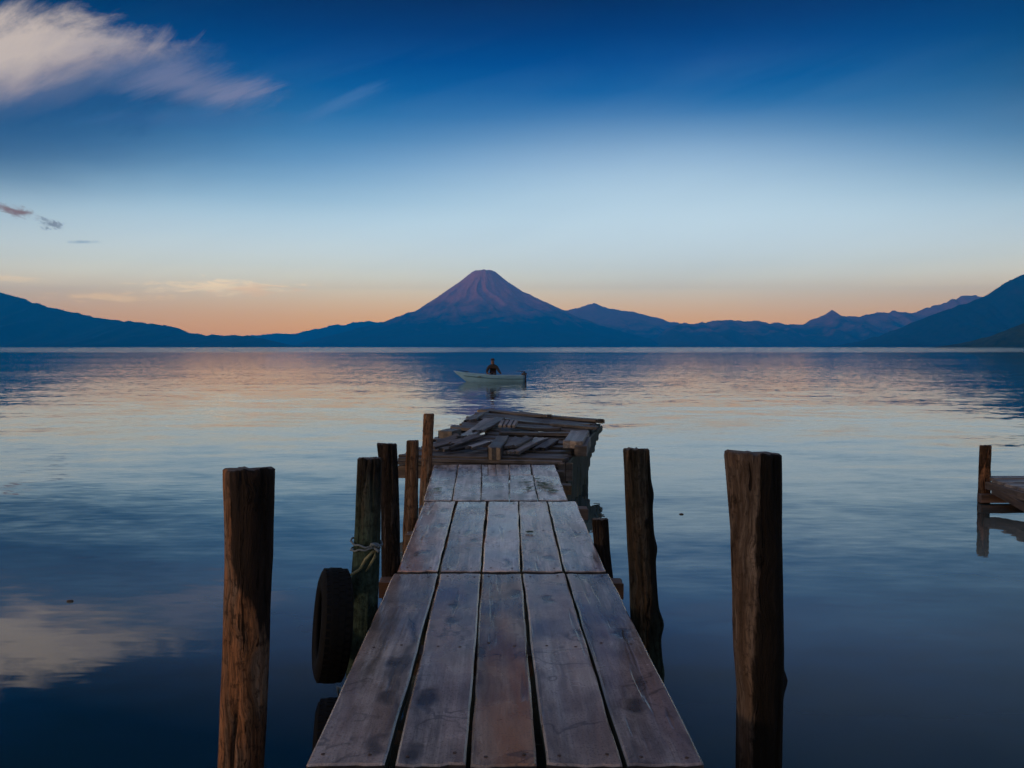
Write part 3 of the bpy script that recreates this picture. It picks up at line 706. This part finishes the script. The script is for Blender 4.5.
# long boards piled across the far half
for (a, b, la, lb, w, mt, lab) in [
    ((487, 408.5), (548, 414.5), .06, .10, .16, 'old', 'long dark board along the far left edge of the pier head'),
    ((518, 411.5), (599, 419.2), .06, .07, .18, 'old', 'longest dark board along the far edge reaching the right corner'),
    ((505, 418), (592, 423.5), .07, .07, .20, 'loose', 'long grey board just in front of the farthest dark boards'),
    ((508, 424.5), (560, 427.5), .09, .06, .17, 'old', 'dark board lying across the middle of the pier head'),
    ((552, 423), (597, 426.5), .08, .06, .17, 'loose', 'grey board across the right side in front of the far corner'),
    ((500, 431.5), (575, 432.5), .06, .07, .18, 'old', 'dark cross board behind the slanting rubble')]:
    pa, pb = hz(*a, la), hz(*b, lb); d = (pb-pa).normalized(); s = Vector((0, 0, 1)).cross(d).normalized()*w/2
    o = board('loose_plank', [pa+s, pa-s, pb-s, pb+s], .035, M[mt], None, axis=0, wob=.02, chip=random.uniform(.03, .09), nl=20, nw=8, sag=random.uniform(0, .05))
    tag(o, lab, 'plank', 'loose boards lying on the broken pier head')
for k, (x, lab) in enumerate([(501, 'leftmost of four little slats standing in a row on the pier head'), (505.5, 'second from the left of four little slats on the pier head'), (510, 'third from the left of four little slats on the pier head'), (514.5, 'rightmost of four little slats standing in a row on the pier head')]):
    pa, pb = hz(x-1, 425, .11), hz(x+2, 419.8, .14); d = (pb-pa).normalized(); s = d.cross(Vector((0, 0, 1))).normalized()*.025
    tag(board('slat', [pa-s, pa+s, pb+s, pb-s], .04, M['bleach'], None, nl=6, nw=3), lab, 'slat', 'small slats in a row on the pier head')

# leaves and moss caught on the grey planks
bm = bmesh.new()
for (px, py, n, sx, sy) in ((547, 486, 26, 7, 4), (541, 482, 10, 5, 3), (553, 490, 10, 5, 3), (529, 488, 8, 3, 2), (527, 482, 6, 4, 1.5), (530, 532, 3, 1.5, 1), (436, 489, 6, 4, 1)):
    for _ in range(n):
        p = on_z(random.gauss(px, sx*.6), random.gauss(py, sy*.6), DECK+.011); r_ = random.uniform(.01, .028); a = random.uniform(0, 6.28); L = random.uniform(1.2, 2.2)
        vs = [bm.verts.new(p+Vector((r_*L*math.cos(a+q_)*(1 if q_ % 3.14 < .1 else .6), r_*math.sin(a+q_), .004*(i % 2)+.002))) for i, q_ in enumerate((0, 1.1, 2.1, 3.14, 4.2, 5.2))]
        bm.faces.new(vs)
tag(link('leaf_litter', bm, M['leaf']), 'bits of green moss and leaves caught on the grey far planks', 'leaves', kind='stuff')

# ------------------------------------------------------------------ neighbouring jetty on the right
jet = empty('small_jetty', (6.3, 9.8, 0), 'low grey jetty entering from the right edge of the view', 'jetty')
yy = 10.35
while yy > 4.5:
    wd = random.uniform(.17, .23); xa = 6.14+random.uniform(-.015, .015) - (10.35-yy)*.03
    zz = .315+random.uniform(-.01, .01)
    board('plank', [Vector((xa, yy, zz)), Vector((xa, yy-wd, zz)), Vector((xa+1.3, yy-wd, zz)), Vector((xa+1.3, yy, zz))], .035, M['bleach'], jet, nl=10, nw=3)
    yy -= wd+random.uniform(.018, .04)
beam('stringer', (6.12, 10.25, .27), (5.96, 4.6, .27), .07, .09, M['beam'], jet)
beam('stringer', (7.12, 10.25, .27), (6.96, 4.6, .27), .07, .09, M['beam'], jet)
beam('cross_beam', (5.98, 10.16, .12), (7.3, 10.16, .12), .10, .10, M['beam_brown'], jet)
beam('brace', (6.10, 10.05, .24), (6.0, 8.2, .02), .06, .09, M['beam'], jet)
for (x, y) in ((6.05, 7.6), (7.1, 7.6), (7.15, 10.2), (6.0, 5.2), (7.0, 5.2)):
    link('support_post', log_bm([(x, y, -.8, .06), (x, y, .18, .055)], seg=12, seed=x+y), [M['algae_wood'], M['end']], jet, origin=(x, y, 0))
post('mooring_post', 10.28, [(985.5, 446, 10.5), (984.8, 470, 11), (983.5, 504, 11.5)], M['post_d'],
     'thin reddish brown post at the corner of the low jetty on the right', seed=11.1, group='posts standing along the pier')

# ------------------------------------------------------------------ boat and rower
BY = 47.0
bc = on_z(492, 381.5, 0); 
boat = empty('motor_boat', (bc.x, bc.y, 0), 'pale teal open boat with a dark outboard motor out on the lake', 'boat')
def hull_mesh(L=3.72, inner=0.0):
    bm = bmesh.new(); n = 26; prof = 9; rows_ = []
    for i in range(n+1):
        f = i/n; x = -L/2 + L*f                       # bow at -x
        half = .66*min(1, (math.sin(min(1, f*1.55)*math.pi/2))**.8)*(1-.12*max(0, f-.6)/.4) - inner
        half = max(half, .012)
        sheer = .33 + .27*(1-f)**2.8
        keel = -.16 + .50*max(0, 1-f*4.2)**2
        col = []
        for k in range(-prof, prof+1):
            g = k/prof; a = abs(g)
            yv = half*math.copysign(a**.55, g) if a else 0
            zv = keel + inner + (sheer-keel-inner*.2)*(a**2.0)
            xx = x - (.34*(a**1.3))*max(0, 1-f*3.2)    # raked stem
            col.append(bm.verts.new((xx, yv, zv)))
        rows_.append(col)
    for a, b in zip(rows_, rows_[1:]):
        for k in range(2*prof): bm.faces.new((a[k], a[k+1], b[k+1], b[k]))
    bm.faces.new(rows_[-1])
    return bm, rows_
bm, rows_ = hull_mesh(); rim = [[r_[0].co.copy() for r_ in rows_], [r_[-1].co.copy() for r_ in rows_]]
link('hull', bm, M['hull'], boat)
bm, _ = hull_mesh(inner=.035); link('inner_hull', bm, M['hull_in'], boat)
bm = bmesh.new()
for s in rim: tube_bm([p+Vector((0, 0, .01)) for p in s], .028, 8, bm)
tube_bm([rim[0][-1], rim[1][-1]], .03, 8, bm)
link('gunwale', bm, M['hull'], boat)
bm = bmesh.new()
for s in rim: tube_bm([Vector((p.x+.0, p.y*1.012, p.z-.17)) for p in s[3:]], .022, 6, bm)
link('rubbing_strake', bm, M['stripe'], boat)
def box_bm(c, d, bev=.02, bm=None):
    b2 = bmesh.new(); bmesh.ops.create_cube(b2, size=1); 
    for v in b2.verts: v.co = Vector((c[0]+v.co.x*d[0], c[1]+v.co.y*d[1], c[2]+v.co.z*d[2]))
    bmesh.ops.bevel(b2, geom=b2.edges[:], offset=bev, segments=2, affect='EDGES')
    return b2
for x in (-.75, .1, 1.05):
    link('bench', box_bm((x, 0, .30), (.24, 1.2, .04)), M['hull_in'], boat)
fd = bmesh.new()
vs = [fd.verts.new(p) for p in [(-2.1, 0, .69), (-1.45, -.42, .57), (-1.3, 0, .58), (-1.45, .42, .57)]]; fd.faces.new((vs[0], vs[1], vs[2])); fd.faces.new((vs[0], vs[2], vs[3]))
bmesh.ops.solidify(fd, geom=fd.faces[:], thickness=.03)
link('fore_deck', fd, M['motor'], boat)
mo = link('outboard_motor', box_bm((1.86, -.05, .44), (.30, .30, .30), .09), M['motor'], boat)
link('shaft', box_bm((1.93, -.05, .08), (.12, .09, .62), .03), M['motor'], mo)
link('tiller', tube_bm([Vector((1.9, -.05, .55)), Vector((1.6, -.1, .60)), Vector((1.42, -.12, .61))], [.022, .018, .02]), M['motor'], mo)
boat.rotation_euler = (0, 0, R(4))

def person():
    V = [((0, 0, .40), .17), ((0, 0, .58), .175), ((-.02, 0, .78), .18), ((-.08, 0, .92), .15), ((-.13, 0, 1.00), .08), ((-.17, 0, 1.08), .105), ((-.18, 0, 1.16), .105), ((-.17, 0, 1.23), .065),
         ((-.08, -.22, .86), .10), ((-.14, -.36, .62), .085), ((-.30, -.46, .50), .06), ((-.34, -.54, .48), .05),
         ((-.08, .22, .86), .10), ((-.14, .34, .62), .085), ((-.34, .28, .50), .06), ((-.40, .24, .48), .05),
         ((-.10, -.12, .40), .11), ((-.46, -.16, .42), .085), ((-.54, -.16, .04), .06), ((-.66, -.16, .02), .045),
         ((-.10, .12, .40), .11), ((-.46, .16, .42), .085), ((-.54, .16, .04), .06), ((-.66, .16, .02), .045)]
    E = [(0, 1), (1, 2), (2, 3), (3, 4), (4, 5), (5, 6), (6, 7), (3, 8), (8, 9), (9, 10), (10, 11), (3, 12), (12, 13), (13, 14), (14, 15), (0, 16), (16, 17), (17, 18), (18, 19), (0, 20), (20, 21), (21, 22), (22, 23)]
    me = bpy.data.meshes.new('person'); me.from_pydata([v[0] for v in V], E, [])
    o = bpy.data.objects.new('person', me); C.objects.link(o)
    o.modifiers.new('skin', 'SKIN'); sb = o.modifiers.new('sub', 'SUBSURF'); sb.levels = 2; sb.render_levels = 2
    for i, v in enumerate(V):
        me.skin_vertices[0].data[i].radius = (v[1], v[1]); me.skin_vertices[0].data[i].use_root = (i == 0)
    dg = bpy.context.evaluated_depsgraph_get()
    m2 = bpy.data.meshes.new_from_object(o.evaluated_get(dg))
    o.modifiers.clear(); o.data = m2
    m2.materials.clear(); m2.materials.append(M['cloth']); m2.materials.append(M['skin']); m2.materials.append(M['vest'])
    for p in m2.polygons:
        c = p.center; p.use_smooth = True
        p.material_index = 1 if (c.z > 1.02 or c.y < -.51 or (c.y > .1 and c.x < -.37 and c.z > .44)) else (2 if abs(c.y) < .15 and .5 < c.z < .85 and c.x > -.35 else 0)
    # hat: brim and crown in one mesh, plus hands' fishing line spool left out (not visible)
    bm = bmesh.new(); n = 20; rings = []
    for (r_, z) in ((.165, 1.225), (.17, 1.235), (.115, 1.245), (.11, 1.31), (.08, 1.345), (.0, 1.35)):
        rings.append([bm.verts.new((-.175+r_*math.cos(2*math.pi*k/n), r_*math.sin(2*math.pi*k/n), z)) for k in range(n)])
    for a, b in zip(rings, rings[1:]):
        for k in range(n): bm.faces.new((a[k], a[(k+1) % n], b[(k+1) % n], b[k]))
    bmesh.ops.remove_doubles(bm, verts=bm.verts, dist=.001)
    link('hat', bm, M['hair'], o)
    # face: nose, so that the head looks towards the bow
    bm = bmesh.new(); bmesh.ops.create_icosphere(bm, subdivisions=2, radius=.022)
    for v in bm.verts: v.co = Vector((v.co.x*1.3-.285, v.co.y*.8, v.co.z*1.5+1.12))
    link('nose', bm, M['skin'], o)
    return o
pe = person(); pe.location = (bc.x+.05, bc.y+.22, -.01); pe.rotation_euler = (0, 0, R(85))
tag(pe, 'person in dark clothes and hat sitting hunched in the boat', 'person')

# specks of driftwood on the water
for (px, py, lab) in ((681.5, 514, 'tiny dark bit of driftwood afloat right of the crooked grey post'), (70, 601, 'tiny dark bit of driftwood afloat far left of the thick orange brown post')):
    p = on_z(px, py, .004); bm = bmesh.new(); bmesh.ops.create_icosphere(bm, subdivisions=2, radius=.018)
    for v in bm.verts: v.co = Vector((v.co.x*1.6, v.co.y*.8, v.co.z*.55)) + Vector((.004*fbm(v.co.x*60, v.co.y*60, px, 2), 0, 0))
    tag(link('driftwood', bm, M['speck']), lab, 'driftwood').location = p

# ------------------------------------------------------------------ haze
def haze():
    bm = bmesh.new(); bmesh.ops.create_cube(bm, size=1)
    lo, hi = Vector((-14500, -6000, -1.4)), Vector((14500, HAZE_Y, HAZE_Z))
    for v in bm.verts: v.co = Vector([(lo[k]+hi[k])/2 + v.co[k]*(hi[k]-lo[k]) for k in range(3)])
    m = bpy.data.materials.new('haze'); m.use_nodes = True; t = m.node_tree; t.nodes.clear()
    out = t.nodes.new('ShaderNodeOutputMaterial'); pv = t.nodes.new('ShaderNodeVolumePrincipled')
    pv.inputs['Color'].default_value = HAZE_COL; pv.inputs['Density'].default_value = HAZE_D
    pv.inputs['Anisotropy'].default_value = 0.0
    t.links.new(pv.outputs[0], out.inputs['Volume'])
    tag(link('haze', bm, m, smooth=False), 'thin blue morning haze over the lake', 'haze', kind='stuff')
HAZE_COL = (.0, .385, 1.0, 1)
haze()

# ------------------------------------------------------------------ sky and sun
SUN_EL, SUN_D = 3.2, Vector((-.86, -.51, 0)).normalized()
def s2l(c): return tuple((x/255/12.92 if x <= 10.3 else ((x/255+.055)/1.055)**2.4) for x in c)
w = bpy.data.worlds.new('World'); sc.world = w; w.use_nodes = True
t = NT(w.node_tree); bg = w.node_tree.nodes['Background']
tc = t.n('ShaderNodeTexCoord'); dirv = tc.outputs['Generated']
sx, sy, sz = [t.n('ShaderNodeSeparateXYZ', i={0: dirv}).outputs[k] for k in range(3)]
nish = t.n('ShaderNodeTexSky', sky_type='NISHITA', sun_disc=False, sun_elevation=R(SUN_EL), sun_rotation=math.atan2(SUN_D.x, SUN_D.y), altitude=1500, air_density=1.0, dust_density=.6, ozone_density=2.0)
def zpx(y): return math.sin(math.atan((384-y)/F)-R(PITCH))
stops = [(347, (198, 141, 112)), (330, (205, 150, 120)), (312, (203, 163, 138)), (295, (202, 182, 164)), (275, (196, 197, 192)), (250, (192, 206, 214)), (225, (178, 203, 220)), (200, (146, 182, 210)), (165, (102, 150, 194)), (130, (58, 118, 174)), (100, (18, 94, 160)), (60, (0, 68, 138)), (0, (0, 34, 94))]
# the colours are those seen through the haze: take the air's share out to get the sky beyond it
AIR = (.002, .069, .245)
def air_T(y):
    e = math.atan((384-y)/F)-R(PITCH)
    return math.exp(-HAZE_D*min(HAZE_Y/math.cos(e), (HAZE_Z-HC)/max(1e-4, math.sin(e))))
def beyond(y, c, air=True):
    T = air_T(y); return tuple(max(.0006, (v-(1-T)*a)/T) for v, a in zip(s2l(c), AIR))
def interp3(y):
    for (y0, c0), (y1, c1) in zip(stops, stops[1:]):
        if y >= y1:
            k = min(1, max(0, (y0-y)/(y0-y1))); return tuple(a+(b-a)*k for a, b in zip(c0, c1))
    return stops[-1][1]
ys = [346, 338, 328, 316, 304, 292, 280, 268, 255, 240, 222, 204, 185, 165, 142, 118, 92, 64, 34, 0]
SC = 1/3.0           # ramp colours are kept below 1, scaled back up after
st = [(min(1, max(0, zpx(y)/.5)), tuple(v*SC for v in beyond(y, interp3(y)))) for y in ys] + [(1., tuple(v*SC for v in s2l((0, 20, 48))))]
base_ = t.ramp(t.math('MULTIPLY', sz, 2.0), st)
bs = t.n('ShaderNodeVectorMath', operation='SCALE'); lk(t, base_, bs.inputs[0]); bs.inputs['Scale'].default_value = 1/SC
base = bs.outputs[0]
# clouds: gnomonic coordinates of the sky direction
yc = t.math('MAXIMUM', sy, .02)
cu = t.math('DIVIDE', sx, yc); cv = t.math('DIVIDE', sz, yc)
front = t.n('ShaderNodeMapRange', i={0: sy, 1: .05, 2: .3, 3: 0., 4: 1.}).outputs[0]
cvec = t.n('ShaderNodeCombineXYZ', i={0: cu, 1: cv, 2: 0.}).outputs[0]
def U(px): return (px-512)/F
def Vv(py): return math.tan(math.atan((384-py)/F)-R(PITCH))
def blob(cx, cy, rx, ry, rot=0, soft=(1.0, 0.0)):
    mp = t.mapping(cvec, (1, 1, 1), (0, 0, 0))
    sub = t.n('ShaderNodeVectorMath', operation='SUBTRACT'); lk(t, cvec, sub.inputs[0]); sub.inputs[1].default_value = (U(cx), Vv(cy), 0)
    mp = t.mapping(sub.outputs[0], (1, 1, 1), (0, 0, 0), (0, 0, rot))
    mp = t.mapping(mp, (F/rx, F/ry, 1))
    ln = t.n('ShaderNodeVectorMath', operation='LENGTH'); lk(t, mp, ln.inputs[0])
    return t.math('SUBTRACT', 1.0, ln.outputs['Value'])      # 1 in the middle, 0 at the rim
sky = base
# paler glow right of the volcano, deeper blue towards both sides of the upper sky
gl = blob(690, 214, 480, 122); gl = t.n('ShaderNodeMapRange', interpolation_type='SMOOTHSTEP', i={0: gl, 1: 0., 2: 1., 3: 0., 4: .46}).outputs[0]
sky = t.mix(t.math('MULTIPLY', gl, front), sky, beyond(212, (204, 220, 231)))
az = t.math('POWER', t.math('ABSOLUTE', t.math('SUBTRACT', cu, .06)), 2.2)
hi = t.n('ShaderNodeMapRange', interpolation_type='SMOOTHSTEP', i={0: cv, 1: .06, 2: .36, 3: 0., 4: 1.}).outputs[0]
dk = t.math('SUBTRACT', 1.0, t.math('MINIMUM', t.math('MULTIPLY', t.math('MULTIPLY', az, hi), 1.7), .6))
sv = t.n('ShaderNodeVectorMath', operation='SCALE'); lk(t, sky, sv.inputs[0]); lk(t, dk, sv.inputs['Scale'])
sky = t.mix(front, sky, sv.outputs[0])
# faint veils
veil = t.noise(t.mapping(t.mapping(cvec, (1, 1, 1), (3, 1, 0), (0, 0, R(-14))), (1.0, 5, 1)), 1.7, 5, .55, .5)
vm = t.math('MULTIPLY', t.ramp(veil, [(.4, 0.), (.75, 1.)]), t.ramp(t.n('ShaderNodeMapRange', i={0: cv, 1: Vv(190), 2: Vv(30), 3: 0., 4: 1.}).outputs[0], [(.0, .4), (.5, 1.), (.8, .6), (1., .1)]))
sky = t.mix(t.math('MULTIPLY', t.math('MULTIPLY', vm, .18), front), sky, s2l((130, 160, 196)))
def cloud(sky, shape, ns, stretch, rot, amt, thr, col, opacity, detail=8):
    n = t.noise(t.mapping(t.mapping(cvec, (1, 1, 1), (1.3, .7, 0), (0, 0, rot)), stretch), ns, detail, .66, .3)
    d = t.math('ADD', shape, t.math('MULTIPLY_ADD', n, amt, -amt*.5))
    a = t.math('MULTIPLY', t.ramp(d, [(thr[0], 0.), (thr[1], 1.)], 'EASE'), opacity)
    return t.mix(t.math('MULTIPLY', a, front), sky, col), d
# dark blue shade of the great cloud
sky, _ = cloud(sky, blob(40, 128, 350, 84), 3, (1, 3, 1), 0, .5, (0., 1.25), beyond(125, (18, 68, 126)), .6, 3)
# great cloud, cream above and mauve below, combed out to the upper right
grad = t.n('ShaderNodeMapRange', i={0: t.math('MULTIPLY_ADD', cu, -.30, cv), 1: Vv(112)+.30*.56, 2: Vv(40)+.30*.56, 3: 0., 4: 1.}).outputs[0]
gn = t.noise(t.mapping(t.mapping(cvec, (1, 1, 1), (0, 0, 0), (0, 0, R(-24))), (4, 12, 1)), 1.6, 7, .62, .5)
gr = t.math('ADD', grad, t.math('MULTIPLY_ADD', gn, .8, -.40))
ccol = t.ramp(gr, [(.0, s2l((40, 76, 126))), (.3, s2l((96, 106, 138))), (.58, s2l((176, 160, 160))), (.9, s2l((230, 208, 188)))])
sky, _ = cloud(sky, blob(30, 66, 232, 66, R(7)), 3.6, (2.2, 4.4, 1), R(-24), 1.45, (-.16, .62), ccol, .95, 9)
sky, _ = cloud(sky, blob(100, 42, 130, 26, R(-2)), 7, (1.5, 7, 1), R(-50), 1.5, (.25, 1.3), s2l((196, 180, 174)), .5, 9)
sky, _ = cloud(sky, blob(190, 82, 110, 34, R(8)), 5, (1.5, 6, 1), R(-24), 1.6, (.1, 1.1), s2l((136, 134, 160)), .75, 9)
sky, _ = cloud(sky, blob(245, 94, 80, 18, R(-8)), 8, (1.3, 9, 1), R(-20), 1.9, (.3, 1.2), s2l((146, 142, 168)), .6, 8)
sky, _ = cloud(sky, blob(190, 120, 150, 18, 0), 5, (1.2, 5, 1), R(-6), 1.4, (.1, 1.2), s2l((74, 110, 160)), .5, 6)
sky, _ = cloud(sky, blob(340, 104, 80, 14, R(-22)), 7, (1.3, 7, 1), R(-25), 1.5, (.3, 1.3), s2l((90, 130, 182)), .5)
# small rust coloured puffs
sky, _ = cloud(sky, blob(20, 211, 42, 11, R(15)), 40, (1, 2.4, 1), R(14), 2.3, (.35, .95), beyond(211, (124, 92, 96)), .9)
sky, _ = cloud(sky, blob(54, 225, 26, 11, R(15)), 60, (1, 2.2, 1), R(24), 2.6, (.45, 1.3), beyond(225, (112, 116, 138)), .8)
sky, _ = cloud(sky, blob(85, 242, 32, 4, 0), 26, (1, 2, 1), 0, 1.8, (.4, 1.), beyond(242, (128, 150, 176)), .6)
# low cream streaks
sky, _ = cloud(sky, blob(215, 287, 135, 15, 0), 24, (1, 5.5, 1), R(2), 2.4, (.35, 1.15), beyond(286, (234, 206, 176)), .85, 6)
sky, _ = cloud(sky, blob(250, 290, 110, 14, 0), 30, (1, 5.5, 1), R(1), 2.4, (.5, 1.3), beyond(290, (214, 176, 152)), .6, 6)
sky, _ = cloud(sky, blob(10, 279, 70, 8, 0), 24, (1, 5, 1), 0, 2.2, (.3, 1.1), beyond(279, (230, 204, 174)), .75)
sky, _ = cloud(sky, blob(110, 297, 110, 9, 0), 26, (1, 5, 1), 0, 2.4, (.4, 1.2), beyond(297, (230, 192, 156)), .65)
# a trace of the physical sky, then the brighter sky behind and overhead
nm = t.n('ShaderNodeVectorMath', operation='SCALE'); lk(t, nish.outputs[0], nm.inputs[0]); nm.inputs['Scale'].default_value = NISH = .004
ad = t.mix(1.0, sky, nm.outputs[0], 'ADD')
dp = t.n('ShaderNodeVectorMath', operation='DOT_PRODUCT'); lk(t, dirv, dp.inputs[0]); dp.inputs[1].default_value = SUN_D
backf = t.n('ShaderNodeMapRange', interpolation_type='SMOOTHSTEP', i={0: dp.outputs['Value'], 1: .25, 2: .95, 3: 0., 4: 1.}).outputs[0]
backf = t.math('MULTIPLY', backf, t.n('ShaderNodeMapRange', interpolation_type='SMOOTHSTEP', i={0: sz, 1: -.05, 2: .25, 3: 0., 4: 1.}).outputs[0])
ad = t.mix(backf, ad, (1.0, .74, .60))            # the paler dawn half of the sky, behind the viewer
upf = t.n('ShaderNodeMapRange', interpolation_type='SMOOTHSTEP', i={0: sz, 1: .48, 2: .85, 3: 0., 4: 1.}).outputs[0]
ad = t.mix(upf, ad, (.42, .44, .60))              # unseen brighter sky overhead, added to light the deck and haze
lk(t, ad, bg.inputs['Color']); bg.inputs['Strength'].default_value = 1.0
sl = bpy.data.lights.new('sun', 'SUN'); sl.energy = 3.4; sl.angle = R(6); sl.color = (1.0, .62, .38)
so = bpy.data.objects.new('sun', sl); C.objects.link(so)
dvec = Vector((SUN_D.x*math.cos(R(SUN_EL)), SUN_D.y*math.cos(R(SUN_EL)), math.sin(R(SUN_EL))))
so.rotation_euler = dvec.to_track_quat('Z', 'Y').to_euler(); so.location = (-20, -15, 30)

# ------------------------------------------------------------------ render settings
vs_ = sc.view_settings; vs_.view_transform = 'Standard'; vs_.look = 'None'; vs_.exposure = 0; vs_.gamma = 1; vs_.use_curve_mapping = False
sc.render.engine = 'CYCLES'; sc.cycles.use_denoising = True
sc.cycles.max_bounces = 6; sc.cycles.glossy_bounces = 4; sc.cycles.diffuse_bounces = 3; sc.cycles.volume_bounces = 1
sc.cycles.use_adaptive_sampling = False
